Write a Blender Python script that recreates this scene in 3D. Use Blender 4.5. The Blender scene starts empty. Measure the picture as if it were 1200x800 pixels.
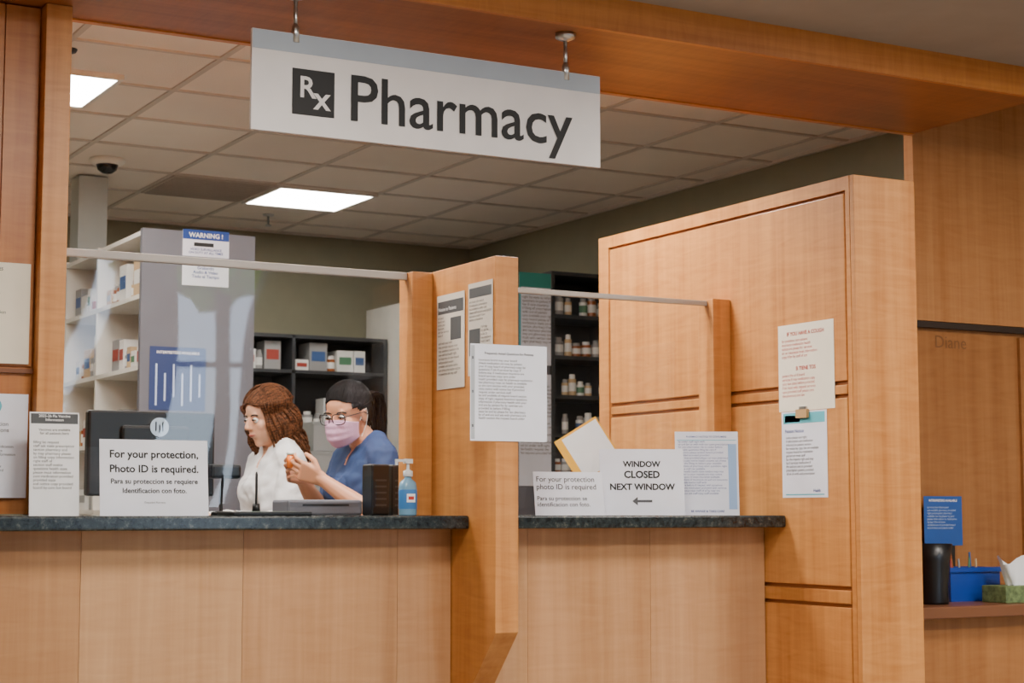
import bpy, bmesh, math, random
import numpy as np
from mathutils import Vector, Matrix, noise
random.seed(7)
C=bpy.context; D=bpy.data; SC=C.scene; COL=SC.collection

# ---------------------------------------------------------------- materials
def lin(c):
    r=[]
    for v in c[:3]:
        v/=255.0
        r.append(v/12.92 if v<=0.04045 else ((v+0.055)/1.055)**2.4)
    return (r[0],r[1],r[2],1.0)
_m={}
def mat(name,rgb,rough=0.5,metal=0.0,emit=None,es=1.0,bump=0.0,bscale=60,spec=0.5,var=0.0,vscale=8):
    if name in _m: return _m[name]
    m=D.materials.new(name); m.use_nodes=True; nt=m.node_tree; b=nt.nodes['Principled BSDF']
    b.inputs['Base Color'].default_value=lin(rgb); b.inputs['Roughness'].default_value=rough
    b.inputs['Metallic'].default_value=metal; b.inputs['Specular IOR Level'].default_value=spec
    tc=nt.nodes.new('ShaderNodeTexCoord')
    nz=nt.nodes.new('ShaderNodeTexNoise'); nz.inputs['Scale'].default_value=vscale; nz.inputs['Detail'].default_value=4
    nt.links.new(tc.outputs['Object'],nz.inputs['Vector'])
    v=max(var,0.04)
    mr=nt.nodes.new('ShaderNodeMapRange'); mr.inputs['From Min'].default_value=.3; mr.inputs['From Max'].default_value=.7
    mr.inputs['To Min'].default_value=1-v; mr.inputs['To Max'].default_value=1+v
    nt.links.new(nz.outputs['Fac'],mr.inputs['Value'])
    mx=nt.nodes.new('ShaderNodeVectorMath'); mx.operation='SCALE'; mx.inputs[0].default_value=lin(rgb)[:3]
    nt.links.new(mr.outputs['Result'],mx.inputs['Scale']); nt.links.new(mx.outputs['Vector'],b.inputs['Base Color'])
    if emit is not None:
        b.inputs['Emission Color'].default_value=lin(emit); b.inputs['Emission Strength'].default_value=es
    if bump>0:
        n2=nt.nodes.new('ShaderNodeTexNoise'); n2.inputs['Scale'].default_value=bscale; n2.inputs['Detail'].default_value=5
        bp=nt.nodes.new('ShaderNodeBump'); bp.inputs['Strength'].default_value=bump; bp.inputs['Distance'].default_value=.01
        nt.links.new(tc.outputs['Object'],n2.inputs['Vector']); nt.links.new(n2.outputs['Fac'],bp.inputs['Height'])
        nt.links.new(bp.outputs['Normal'],b.inputs['Normal'])
    _m[name]=m; return m
def wood(name,c1,c2,axis='Z',rough=.38,off=0.0,fig=1.0):
    m=D.materials.new(name); m.use_nodes=True; nt=m.node_tree; b=nt.nodes['Principled BSDF']
    L=nt.links.new; N=nt.nodes.new
    tc=N('ShaderNodeTexCoord'); mp=N('ShaderNodeMapping'); mp.inputs['Location'].default_value=(off,off*1.7,off*.6)
    s={'Z':(38,38,1.3),'X':(1.3,38,38),'Y':(38,1.3,38)}[axis]; mp.inputs['Scale'].default_value=s
    L(tc.outputs['Object'],mp.inputs['Vector'])
    n1=N('ShaderNodeTexNoise'); n1.inputs['Scale'].default_value=1.0; n1.inputs['Detail'].default_value=6; n1.inputs['Roughness'].default_value=.6; n1.inputs['Distortion'].default_value=.5
    L(mp.outputs['Vector'],n1.inputs['Vector'])
    mp2=N('ShaderNodeMapping'); mp2.inputs['Location'].default_value=(off*2,off,off)
    s2={'Z':(5,5,34),'X':(34,5,5),'Y':(5,34,5)}[axis]; mp2.inputs['Scale'].default_value=s2
    L(tc.outputs['Object'],mp2.inputs['Vector'])
    n2=N('ShaderNodeTexNoise'); n2.inputs['Scale'].default_value=1.0; n2.inputs['Detail'].default_value=3; n2.inputs['Distortion'].default_value=1.2
    L(mp2.outputs['Vector'],n2.inputs['Vector'])
    n3=N('ShaderNodeTexNoise'); n3.inputs['Scale'].default_value=1.6; n3.inputs['Detail'].default_value=2
    mp3=N('ShaderNodeMapping'); s3={'Z':(7,7,.5),'X':(.5,7,7),'Y':(7,.5,7)}[axis]; mp3.inputs['Scale'].default_value=s3
    mp3.inputs['Location'].default_value=(off*3,off,off*2)
    L(tc.outputs['Object'],mp3.inputs['Vector']); L(mp3.outputs['Vector'],n3.inputs['Vector'])
    a=N('ShaderNodeMath'); a.operation='MULTIPLY'; a.inputs[1].default_value=.42; L(n1.outputs['Fac'],a.inputs[0])
    a2=N('ShaderNodeMath'); a2.operation='MULTIPLY_ADD'; a2.inputs[1].default_value=.28*fig; L(n2.outputs['Fac'],a2.inputs[0]); L(a.outputs[0],a2.inputs[2])
    a3=N('ShaderNodeMath'); a3.operation='MULTIPLY_ADD'; a3.inputs[1].default_value=.45; L(n3.outputs['Fac'],a3.inputs[0]); L(a2.outputs[0],a3.inputs[2])
    cr=N('ShaderNodeValToRGB'); cr.color_ramp.elements[0].position=.40; cr.color_ramp.elements[1].position=.76
    cr.color_ramp.elements[0].color=lin(c2); cr.color_ramp.elements[1].color=lin(c1)
    L(a3.outputs[0],cr.inputs['Fac']); L(cr.outputs['Color'],b.inputs['Base Color'])
    b.inputs['Roughness'].default_value=rough; b.inputs['Specular IOR Level'].default_value=.4
    return m
def granite():
    m=D.materials.new('granite_green'); m.use_nodes=True; nt=m.node_tree; b=nt.nodes['Principled BSDF']; L=nt.links.new; N=nt.nodes.new
    tc=N('ShaderNodeTexCoord'); n=N('ShaderNodeTexNoise'); n.inputs['Scale'].default_value=45; n.inputs['Detail'].default_value=8; n.inputs['Roughness'].default_value=.75
    L(tc.outputs['Object'],n.inputs['Vector']); cr=N('ShaderNodeValToRGB'); e=cr.color_ramp.elements
    e[0].position=.38; e[0].color=lin((15,19,22)); e[1].position=.77; e[1].color=lin((118,118,106))
    k=e.new(.55); k.color=lin((42,50,52))
    L(n.outputs['Fac'],cr.inputs['Fac']); L(cr.outputs['Color'],b.inputs['Base Color']); b.inputs['Roughness'].default_value=.22
    return m
def glassmat():
    m=D.materials.new('acrylic_clear'); m.use_nodes=True; nt=m.node_tree; nt.nodes.clear(); L=nt.links.new; N=nt.nodes.new
    o=N('ShaderNodeOutputMaterial'); mx=N('ShaderNodeMixShader'); t=N('ShaderNodeBsdfTransparent'); g=N('ShaderNodeBsdfGlossy'); fr=N('ShaderNodeFresnel')
    t.inputs['Color'].default_value=(.97,.98,.98,1); g.inputs['Roughness'].default_value=.02; fr.inputs['IOR'].default_value=1.5
    L(fr.outputs[0],mx.inputs[0]); L(t.outputs[0],mx.inputs[1]); L(g.outputs[0],mx.inputs[2]); L(mx.outputs[0],o.inputs[0]); return m
MAPLE_A=wood('maple_a',(214,148,82),(174,108,50),off=0,fig=1.3)
MAPLE_B=wood('maple_b',(204,140,76),(166,102,46),off=3.1,fig=1.3)
MAPLE_C=wood('maple_c',(216,153,88),(180,115,56),off=7.7,fig=1.3)
FRONT=[wood('front_maple_%d'%i,a,b,off=i*5.3,rough=.42,fig=.8) for i,(a,b) in enumerate([((210,162,117),(180,130,87)),((199,150,105),(170,119,76)),((214,168,124),(186,138,93)),((205,156,111),(174,124,81))])]
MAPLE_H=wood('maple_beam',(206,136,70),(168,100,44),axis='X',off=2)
MAPLE_S=wood('maple_soffit_shaded',(166,102,52),(128,70,31),axis='X',off=9)  # beam wood made darker: shade of the underside put into the colour
MAPLE_L=wood('maple_left',(202,134,70),(168,98,44),off=4,fig=1.2)
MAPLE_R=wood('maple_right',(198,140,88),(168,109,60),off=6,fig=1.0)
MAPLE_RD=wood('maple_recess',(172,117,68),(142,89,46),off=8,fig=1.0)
GRAN=granite(); GLASS=glassmat()
PAPER=mat('paper_white',(242,242,244),.7)
PAPERB=mat('paper_bluish',(229,231,243),.6)
CREAM=mat('paper_cream',(238,228,208),.7)
INK=mat('ink_black',(14,14,16),.6); INKG=mat('ink_gray',(74,74,78),.6); INKB=mat('ink_blue',(24,62,140),.6); INKR=mat('ink_red',(190,50,35),.6)
WHITEINK=mat('ink_white',(245,245,245),.6)
TEAL=mat('teal_print',(90,180,195),.6)
BLACKP=mat('black_plastic',(18,18,20),.35); DARKG=mat('dark_gray_metal',(58,60,64),.45); GRAYP=mat('gray_laminate',(100,100,108),.5)
WHITEM=mat('white_laminate',(225,222,214),.5); STEEL=mat('brushed_steel',(190,190,190),.3,1.0)
WALLG=mat('wall_olive',(134,131,110),.85,bump=.05,bscale=200); WALLL=mat('wall_lobby',(196,184,164),.85,bump=.05,bscale=200)
TILE=mat('ceiling_tile',(234,223,212),.9,bump=.35,bscale=220,var=.05,vscale=1.2); TBAR=mat('ceiling_grid_paint',(196,186,176),.6)
LCEIL=mat('lobby_ceiling_paint',(150,140,130),.9,bump=.05,bscale=120)
FLOORM=mat('floor_vinyl',(150,140,126),.4,var=.08); 

# ---------------------------------------------------------------- mesh helpers
def newobj(name,me,m=None):
    o=D.objects.new(name,me); COL.objects.link(o)
    if m is not None: me.materials.append(m)
    return o
def box(name,x0,x1,y0,y1,z0,z1,m,bev=0.0,seg=2):
    bm=bmesh.new(); bmesh.ops.create_cube(bm,size=1)
    cx,cy,cz=(x0+x1)/2,(y0+y1)/2,(z0+z1)/2
    for v in bm.verts: v.co=Vector((v.co.x*(x1-x0),v.co.y*(y1-y0),v.co.z*(z1-z0)))
    if bev>0: bmesh.ops.bevel(bm,geom=bm.edges[:],offset=bev,segments=seg,affect='EDGES',profile=.5)
    me=D.meshes.new(name); bm.to_mesh(me); bm.free(); o=newobj(name,me,m); o.location=(cx,cy,cz); return o
def multibox(name,boxes,mats):
    """boxes: (x0,x1,y0,y1,z0,z1,matidx) -> one mesh"""
    bm=bmesh.new()
    for b in boxes:
        r=bmesh.ops.create_cube(bm,size=1)
        for v in r['verts']:
            v.co=Vector(((b[0]+b[1])/2+v.co.x*(b[1]-b[0]),(b[2]+b[3])/2+v.co.y*(b[3]-b[2]),(b[4]+b[5])/2+v.co.z*(b[5]-b[4])))
        for f in {f for v in r['verts'] for f in v.link_faces}: f.material_index=b[6] if len(b)>6 else 0
    me=D.meshes.new(name); bm.to_mesh(me); bm.free(); o=newobj(name,me)
    for m in mats: me.materials.append(m)
    return o
def lathe(name,prof,m,loc=(0,0,0),seg=28,smooth=True,sx=1,sy=1):
    bm=bmesh.new(); rings=[]
    for r,z in prof:
        rings.append([bm.verts.new((math.cos(2*math.pi*i/seg)*r*sx,math.sin(2*math.pi*i/seg)*r*sy,z)) for i in range(seg)])
    for a,b in zip(rings,rings[1:]):
        for i in range(seg): bm.faces.new((a[i],a[(i+1)%seg],b[(i+1)%seg],b[i]))
    bm.faces.new(list(reversed(rings[0]))); bm.faces.new(rings[-1])
    if smooth:
        for f in bm.faces: f.smooth=len(f.verts)==4
    me=D.meshes.new(name); bm.to_mesh(me); bm.free(); o=newobj(name,me,m); o.location=loc; return o
def poly_prism(name,pts,axis,a0,a1,m):
    bm=bmesh.new()
    def mk(p,a):
        return {'X':(a,p[0],p[1]),'Y':(p[0],a,p[1]),'Z':(p[0],p[1],a)}[axis]
    A=[bm.verts.new(mk(p,a0)) for p in pts]; B=[bm.verts.new(mk(p,a1)) for p in pts]
    bm.faces.new(A); bm.faces.new(list(reversed(B))); n=len(pts)
    for i in range(n): bm.faces.new((A[i],B[i],B[(i+1)%n],A[(i+1)%n]))
    bmesh.ops.recalc_face_normals(bm,faces=bm.faces)
    me=D.meshes.new(name); bm.to_mesh(me); bm.free(); return newobj(name,me,m)
def curve(name,splines,r,m,taper=None,cyc=False,res=3):
    cu=D.curves.new(name,'CURVE'); cu.dimensions='3D'; cu.bevel_depth=r; cu.bevel_resolution=res; cu.use_fill_caps=True
    for pts in splines:
        s=cu.splines.new('POLY'); s.points.add(len(pts)-1)
        for i,p in enumerate(pts):
            s.points[i].co=(p[0],p[1],p[2],1)
            s.points[i].radius=taper[i] if taper else 1
        s.use_cyclic_u=cyc; s.use_smooth=True
    cu.materials.append(m); o=D.objects.new(name,cu); COL.objects.link(o); return o
def group(name,objs,loc=(0,0,0),rot=(0,0,0)):
    e=D.objects.new(name,None); COL.objects.link(e); e.empty_display_size=.05
    for o in objs: o.parent=e
    e.location=loc; e.rotation_euler=rot
    return e
def text(s,x,y,z,size,m,align='LEFT',bold=0.0,fit=None,name='text',ls=1.0,ext=0.0):
    cu=D.curves.new(name,'FONT'); cu.body=s; cu.size=size; cu.align_x=align; cu.align_y='BOTTOM_BASELINE' if '\n' not in s else 'TOP_BASELINE'
    cu.offset=bold*size; cu.resolution_u=3; cu.space_line=ls; cu.extrude=ext
    cu.materials.append(m); o=D.objects.new(name,cu); COL.objects.link(o); o.location=(x,y,z)
    if fit:
        C.view_layer.update(); w=o.dimensions.x
        if w>0: k=fit/w; o.scale=(k,k,1)
    return o
WORDS='the of patient please pharmacy and your health care to notice for services must with medication are by information on be request staff available right provided under law copy section may state if insurance before board filling prescription ask questions'.split()
def para(lines,chars):
    out=[]
    for i in range(lines):
        l=''
        while len(l)<chars*(.82 if i%5 else .55): l+=random.choice(WORDS)+' '
        out.append(l.strip())
    return '\n'.join(out)
def sheet(name,loc,w,h,rot,items,bg=PAPER,th=.0012,lift=.0006):
    """flat printed sheet; local x right, y up, z outwards; origin bottom centre"""
    objs=[]
    b=multibox('page',[(-w/2,w/2,0,h,-th,0)],[bg]); objs.append(b)
    k=0
    for it in items:
        k+=1
        if it[0]=='r':
            _,x0,x1,y0,y1,m=it
            objs.append(multibox('print_block_%d'%k,[(x0,x1,y0,y1,0,lift*.7)],[m]))
        elif it[0]=='t':
            _,s,x,y,size,m,al,bold=it[:8]
            objs.append(text(s,x,y,lift*1.4,size,m,al,bold,it[8] if len(it)>8 else None,'print_text_%d'%k))
        elif it[0]=='o': objs.append(it[1])
    return group(name,objs,loc,rot)
FR=(math.radians(90),0,0)            # faces -Y
FL=(math.radians(90),0,math.radians(-90))  # faces -X
def ST(yaw,tilt=8): return (math.radians(90-tilt),0,math.radians(yaw))

# ---------------------------------------------------------------- room
floor=box('floor',-3.2,7.2,-3.2,10.3,-.1,0,FLOORM)
box('wall_back',-3.2,5.5,10.05,10.2,0,2.95,WALLG)
box('wall_right',5.3,5.45,5.13,10.05,0,2.95,WALLG)
box('wall_left',-3.2,-3.0,5.1,10.05,0,2.95,WALLG)
box('ceiling',-3.2,5.45,5.09,10.1,2.83,2.9,TILE)
T=.575; X0=3.385; Y0=8.56
bars=[]
x=X0-T*11
while x<5.3:
    bars.append((x-.012,x+.012,5.1,10.05,2.823,2.83,0)); x+=T
y=Y0-T*6
while y<10.05:
    if y>5.1: bars.append((-3,5.3,y-.012,y+.012,2.8225,2.83,0))
    y+=T
bars+= [(5.28,5.3,5.1,10.05,2.815,2.83,0),(-3,5.3,10.03,10.05,2.815,2.83,0)]
multibox('trim_1',bars,[TBAR])
LIGHTP=mat('light_diffuser',(255,252,245),.5,emit=(255,248,238),es=26)
FRM=mat('light_frame',(215,210,205),.4)
def troffer(x,y,s=.57):
    a=multibox('frame',[(x,x+s,y,y+.02,2.808,2.829),(x,x+s,y+s-.02,y+s,2.808,2.829),(x,x+.02,y+.02,y+s-.02,2.808,2.829),(x+s-.02,x+s,y+.02,y+s-.02,2.808,2.829)],[FRM])
    b=multibox('diffuser',[(x+.02,x+s-.02,y+.02,y+s-.02,2.812,2.828)],[LIGHTP])
    group('ceiling_light_panel',[a,b])
troffer(3.385,8.562); troffer(1.42,6.7)
for px,py in [(0.0,8.56),(-.3,6.26),(1.9,5.15)]: troffer(px,py)  # more panels out of view, added to brighten the pharmacy
multibox('stained_ceiling_tile',[(2.815,3.375,8.57,9.125,2.817,2.829,0)]+[(2.83,3.36,8.6+i*.045,8.615+i*.045,2.812,2.818,1) for i in range(12)],[mat('tile_stain_brown',(180,168,156),.7),mat('stained_tile_slat',(162,152,142),.6)])  # stands for a brown-stained ceiling tile; the slats are invented
d1=lathe('dome_base',[(.0,0),(.085,0),(.088,-.012),(.07,-.03),(.0,-.03)][::-1],WHITEM,(2.41,8.37,2.829))
d2=lathe('dome',[(.001,-.075),(.025,-.07),(.045,-.055),(.055,-.028),(.05,-.02)],mat('dome_dark',(15,15,18),.1),(2.41,8.37,2.829))
group('security_dome_camera',[d1,d2])
s1=lathe('escutcheon',[(.001,-.012),(.03,-.008),(.034,0)],STEEL,(3.69,9.5,2.829)); s2=lathe('head',[(.001,-.07),(.018,-.068),(.018,-.062),(.006,-.058),(.006,-.01)],STEEL,(3.69,9.5,2.829))
group('sprinkler_head',[s1,s2])
lathe('ceiling_speaker',[(.001,-.012),(.03,-.012),(.035,-.003),(.035,0)],DARKG,(1.69,6.42,2.829))

# lobby shell (low ceiling near the counter, unseen rear raised so the window reflection fills the acrylic)
box('ceiling.001',-3.2,7.2,-.3,4.41,2.66,2.76,LCEIL)
box('ceiling.002',4.6,7.2,4.41,5.12,2.9,3.0,LCEIL)
box('ceiling.003',-3.2,7.2,-3.2,-.2,4.0,4.1,LCEIL)
box('wall_bulkhead',-3.0,7.0,-.3,-.2,2.77,4.0,WALLL)
multibox('sky_leak_blocker',[(4.661,7.0,4.40,4.42,2.56,2.9,0),(4.585,4.6,4.42,5.06,2.601,2.9,0)],[MAPLE_S])  # added out of view to keep sky light off the right wall
box('wall_left.001',-3.2,-3.0,-3.2,5.1,0,4.0,WALLL)
box('wall_right.001',7.0,7.2,-3.2,5.13,0,4.0,WALLL)
WA,WB,WC,WD=3.35,3.58,4.10,4.86
multibox('wall_front',[(-3.0,WA,-3.2,-3,0,4.0),(WB,WC,-3.2,-3,0,4.0),(WD,7.0,-3.2,-3,0,4.0),(WA,WB,-3.2,-3,3.8,4.0),(WC,WD,-3.2,-3,3.8,4.0)],[mat('wall_lobby_dark',(120,104,84),.85)])
def window(n,a,b):
    multibox(n,[(a,a+.03,-3.15,-3.05,0,3.8),(b-.03,b,-3.15,-3.05,0,3.8),(a+.03,b-.03,-3.15,-3.05,0,.06),(a+.03,b-.03,-3.15,-3.05,3.74,3.8),(a+.03,b-.03,-3.13,-3.07,2.28,2.32)],[DARKG])
window('window_1',WC,WD); window('window_2',WA,WB)
box('ground',-20,30,-40,-3.2,-.25,-.1,mat('pavement',(150,146,138),.9))
bm=bmesh.new(); rnd=random.Random(9)
for i in range(18):
    c=Vector((7.2+rnd.uniform(-1.3,1.3),-10.5+rnd.uniform(-1.2,1.2),5.0+rnd.uniform(-.7,1.4)))
    q=bmesh.ops.create_icosphere(bm,subdivisions=3,radius=rnd.uniform(.45,.75),matrix=Matrix.Translation(c))
    for v in q['verts']: v.co+= (v.co-c).normalized()*noise.noise(v.co*3.5)*.45
me=D.meshes.new('foliage'); bm.to_mesh(me); bm.free(); fo=newobj('foliage',me,mat('leaf_green',(125,190,70),.8,bump=.6,bscale=12,var=.4,vscale=4))
group('tree',[fo,curve('trunk',[[(7.2,-10.5,-.12),(7.25,-10.5,2),(7.1,-10.5,4.6)]],.14,mat('bark',(95,75,58),.9),taper=[1.2,1,.6])])

# beam
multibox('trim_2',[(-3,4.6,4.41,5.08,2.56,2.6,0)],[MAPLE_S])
multibox('trim_3',[(-3,4.66,4.392,4.412,2.557,2.662,0)],[MAPLE_H])
multibox('trim_4',[(-3,4.6,5.06,5.085,2.555,2.95,0)],[MAPLE_H])

# left wood wall + post
lw=multibox('wall_left_wood',[(-3,1.236,5.0,5.06,1.105,2.555,0)],[MAPLE_L])
multibox('trim_5',[(-3,1.13,4.988,5.0,2.175,2.555,0),(-3,1.13,4.988,5.0,1.52,2.105,0),(-3,1.13,4.99,5.0,1.105,1.44,0),
     (1.136,1.232,4.992,5.0,1.52,2.555,0)],[MAPLE_L])
box('trim_6',1.237,1.312,4.94,5.06,1.101,2.559,MAPLE_A,.002)
box('trim_7',-3,1.236,4.985,5.0,1.50,1.512,mat('trim_brown',(120,66,24),.5))

# wood wall at right
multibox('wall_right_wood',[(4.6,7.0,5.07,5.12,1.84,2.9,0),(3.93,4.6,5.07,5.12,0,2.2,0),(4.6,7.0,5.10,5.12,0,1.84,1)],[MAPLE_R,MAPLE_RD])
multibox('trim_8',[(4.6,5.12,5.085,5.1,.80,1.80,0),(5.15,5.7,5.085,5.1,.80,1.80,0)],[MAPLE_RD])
box('panel_shadow_strip',3.95,7,5.072,5.1,1.815,1.838,mat('trim_shadow',(48,34,26),.5))  # dark strip painted as the shade under the upper panel
tt_=text('Diane',4.70,5.083,1.74,.07,mat('reflection_letters',(128,84,48),.4),'LEFT',name='reflected_lettering'); tt_.rotation_euler=FR  # letters stand in for faint mirrored text, a reflection on the wood

# ---------------------------------------------------------------- counters
def panelled(name,xs,y0,y1,z0,z1,mats):
    objs=[]
    for i,(a,b) in enumerate(zip(xs,xs[1:])):
        objs.append(multibox('panel_%d'%(i+1),[(a,b-.0012,y0,y1,z0,z1,0)],[mats[i%len(mats)]]))
    return objs
p=panelled('c',[-2.98,-1.0,-.54,-.06,.41,.87,1.34,1.81,2.30,2.48],4.82,4.86,.0,1.06,FRONT)
s=box('granite_top',-2.98,2.48,4.70,5.50,1.06,1.10,GRAN,.006,3)
b=multibox('carcass',[(-2.98,2.48,4.86,5.45,0,1.06,0)],[WHITEM])
group('reception_counter',p+[s,b])
p=panelled('c',[2.561,2.75,3.21,3.673],4.82,4.86,.0,1.06,[FRONT[2],FRONT[3],FRONT[0]])
s=box('granite_top',2.561,3.674,4.70,5.50,1.06,1.10,GRAN,.006,3)
b=multibox('carcass',[(2.565,3.674,4.86,5.45,0,1.06,0)],[WHITEM])
group('reception_counter',p+[s,b])

dv=poly_prism('panel',[(4.54,1.868),(5.06,1.868),(5.06,.0),(4.90,.0),(4.90,.36),(4.54,.76)],'X',2.4815,2.559,MAPLE_B)
bv=dv.modifiers.new('b','BEVEL'); bv.width=.002; bv.segments=2
group('counter_divider_wing',[dv])

objs=[multibox('core',[(3.688,3.93,4.34,5.87,0,2.185,0)],[mat('groove_wood',(150,92,46),.5)]),
 box('end_cap',3.676,3.932,4.33,4.352,0,2.19,MAPLE_B,.002),
 multibox('stiles',[(3.675,3.70,4.352,4.372,0,2.19,0),(3.675,3.70,5.80,5.87,0,2.19,0),(3.675,3.70,4.372,5.80,2.145,2.19,0),(3.70,3.93,4.352,5.87,2.185,2.19,0)],[MAPLE_A]),
 multibox('right_skin',[(3.928,3.932,4.352,5.06,0,2.185,0)],[MAPLE_A])]
for i,(z0,z1,m) in enumerate([(1.53,2.135,MAPLE_A),(1.487,1.517,MAPLE_B),(.875,1.475,MAPLE_C),(.82,.862,MAPLE_B),(.1,.808,MAPLE_A)]):
    objs.append(box('raised_panel_%d'%(i+1),3.676,3.695,4.38,5.79,z0,z1,m,.003))
group('tall_partition',objs)

# ---------------------------------------------------------------- acrylic barriers
def pane(name,x0,x1,z0,z1,y,tw,tw2=0.0,tilt=0.0):
    bm=bmesh.new(); nx,nz=40,40; g=[]
    xc=(x0+x1)/2; zc=(z0+z1)/2
    for j in range(nz+1):
        row=[]
        for i in range(nx+1):
            x=x0+(x1-x0)*i/nx; z=z0+(z1-z0)*j/nz
            yy=y+(tilt+tw*(z-zc)+tw2*(z-zc)**2)*(x-xc)+.0006*math.sin(x*9+z*5)
            row.append(bm.verts.new((x,yy,z)))
        g.append(row)
    for j in range(nz):
        for i in range(nx):
            f=bm.faces.new((g[j][i],g[j][i+1],g[j+1][i+1],g[j+1][i])); f.smooth=True
    me=D.meshes.new(name); bm.to_mesh(me); bm.free(); o=newobj(name,me,GLASS)
    return o
RAIL=mat('acrylic_rail',(176,168,160),.25)
o=[pane('acrylic_pane',1.314,2.41,1.125,1.845,5.0,-.032,.03,-.006),
   box('top_rail',1.314,2.41,4.99,5.012,1.842,1.866,RAIL,.004),
   box('wood_post',2.41,2.481,4.955,5.05,1.10,1.866,MAPLE_B,.002),
   box('edge_strip',1.3125,1.322,4.99,5.01,1.10,1.845,RAIL,.002)]
group('acrylic_barrier',o)
o=[pane('acrylic_pane',2.561,3.60,1.125,1.84,5.04,-.01),
   box('top_rail',2.561,3.60,5.03,5.052,1.832,1.85,RAIL,.004),
   box('wood_post',3.60,3.675,5.0,5.09,1.10,1.855,MAPLE_A,.002)]
group('acrylic_barrier',o)

# ---------------------------------------------------------------- hanging sign
SIGNB=mat('sign_acrylic',(212,208,208),.3); SIGNT=mat('sign_lobby_gradient',(158,168,180),.3)  # upper band: darker gradient from the lobby put into the sign colour
o=[box('board',1.69,2.82,4.492,4.504,2.156,2.44,SIGNB,.001),
   multibox('gradient_band',[(1.692,2.818,4.4905,4.4925,2.385,2.438,0)],[SIGNT])]
t=text('Pharmacy',1.976,4.4900,2.213,.155,INK,'LEFT',.008,.732,'lettering'); t.rotation_euler=FR; o.append(t)
rx=box('rx_tile',1.81,1.937,4.4895,4.4925,2.212,2.342,INK,.001); o.append(rx)
t=text('R',1.828,4.4885,2.262,.085,SIGNB,'LEFT',.015,None,'rx_r'); t.rotation_euler=FR; o.append(t)
t=text('x',1.875,4.4885,2.232,.095,SIGNB,'LEFT',.015,None,'rx_x'); t.rotation_euler=FR; o.append(t)
for i,xx in enumerate((1.82,2.70)):
    o.append(lathe('rod_%d'%i,[(.006,2.44),(.006,2.548)],STEEL,(xx,4.498,0),12))
    o.append(lathe('mount_%d'%i,[(.006,2.535),(.03,2.545),(.032,2.5595)],STEEL,(xx,4.498,0),20))
    o.append(lathe('clamp_%d'%i,[(.012,2.415),(.012,2.455),(.006,2.47)],STEEL,(xx,4.498,0),16))
group('hanging_sign',o)

# ---------------------------------------------------------------- notices
def body(w,y,n,chars,size,x=None,m=INKG,al='LEFT'):
    return ('t',para(n,chars),(-w/2 if x is None else x),y,size,m,al,0.0)
sheet('wall_notice',(1.085,4.984,1.525),.275,.285,FR,[('t','PHARMACY SERVICES',0,.262,.0125,INK,'CENTER',.01)]+[body(.25,.248,15,34,.0135,m=INK)],CREAM)
sheet('wall_notice',(1.13,4.984,1.15),.19,.29,FR,[('t','Prescription\nPreparations',0,.20,.017,INKG,'CENTER',.0),body(.15,.15,8,24,.011),('o',lathe('seal',[(.001,0),(.022,0),(.022,.0008)],TEAL,(0,.255,0),24))],PAPERB)
o=sheet('counter_sign_holder',(1.268,4.84,1.10),.135,.287,ST(-4,6),[('r',-.064,.064,.255,.283,DARKG),('t','2025-26 Flu Vaccine\nInformation',0,.273,.0105,WHITEINK,'CENTER',.01),('t','Vaccines are available\nfor all patients here',0,.235,.010,INK,'CENTER',0),body(.115,.20,13,24,.0105)],PAPER)
sheet('counter_sign',(1.532,4.775,1.10),.305,.214,ST(-4,8),[('t','For your protection,',0,.163,.03,INK,'CENTER',.025,.25),('t','Photo ID is required.',0,.122,.03,INK,'CENTER',.025,.25),('t','Para su proteccion se requiere',0,.090,.018,INK,'CENTER',.02,.245),('t','Identificacion con foto.',0,.064,.018,INK,'CENTER',.02,.18),('t','Outpatient Pharmacy',0,.035,.007,INKG,'CENTER',0)],PAPERB)
sheet('counter_sign',(2.895,4.80,1.10),.235,.14,ST(-10,10),[('t','For your protection\nphoto ID is required',-.110,.108,.0245,INK,'LEFT',.005),('t','Para su proteccion se\nidentificacion con foto.',-.110,.048,.0195,INK,'LEFT',.005)],PAPERB)
sheet('counter_sign',(3.163,4.79,1.10),.278,.216,ST(-22,6),[('t','WINDOW',0,.158,.028,INK,'CENTER',.035,.125),('t','CLOSED',0,.122,.028,INK,'CENTER',.035,.118),('t','NEXT WINDOW',0,.083,.028,INK,'CENTER',.035,.215),
   ('r',-.03,.032,.042,.050,INKG),('o',poly_prism('arrow_head',[(-.034,.046),(-.016,.060),(-.016,.032)],'Z',.0002,.0009,INKG))],PAPERB)
sheet('counter_sign',(3.455,4.84,1.10),.212,.282,ST(-30,6),[('t','PHARMACY NOTICE TO CONSUMERS',0,.262,.008,INKB,'CENTER',.01),('r',-.1,.1,.252,.254,TEAL),body(.19,.245,20,46,.0092,m=INKB,x=-.095),('r',.072,.1,.02,.24,mat('pale_blue_block',(150,180,220),.6)),('t','BE AWARE & TAKE CARE',0,.01,.010,INKB,'CENTER',.02)],PAPERB)
DKP=mat('photo_gray',(70,72,74),.5)
sheet('divider_notice',(2.4785,4.825,1.49),.185,.295,FL,[('r',-.085,.085,.235,.275,DKP),('t','Notice to Patients',-.08,.245,.016,WHITEINK,'LEFT',.0),('r',.0,.07,.15,.22,DKP),body(.16,.14,9,30,.012,m=INK),body(.07,.22,6,12,.011,x=-.085,m=INK)],mat('paper_tan',(205,195,182),.6))
sheet('divider_notice',(2.4785,4.63,1.52),.155,.28,FL,[('r',-.07,.07,.235,.265,DKP),body(.14,.22,6,26,.011,m=INK),('r',-.07,.0,.06,.14,DKP),body(.07,.14,7,12,.011,x=.005,m=INK)],mat('paper_tan2',(196,187,175),.6))
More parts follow.
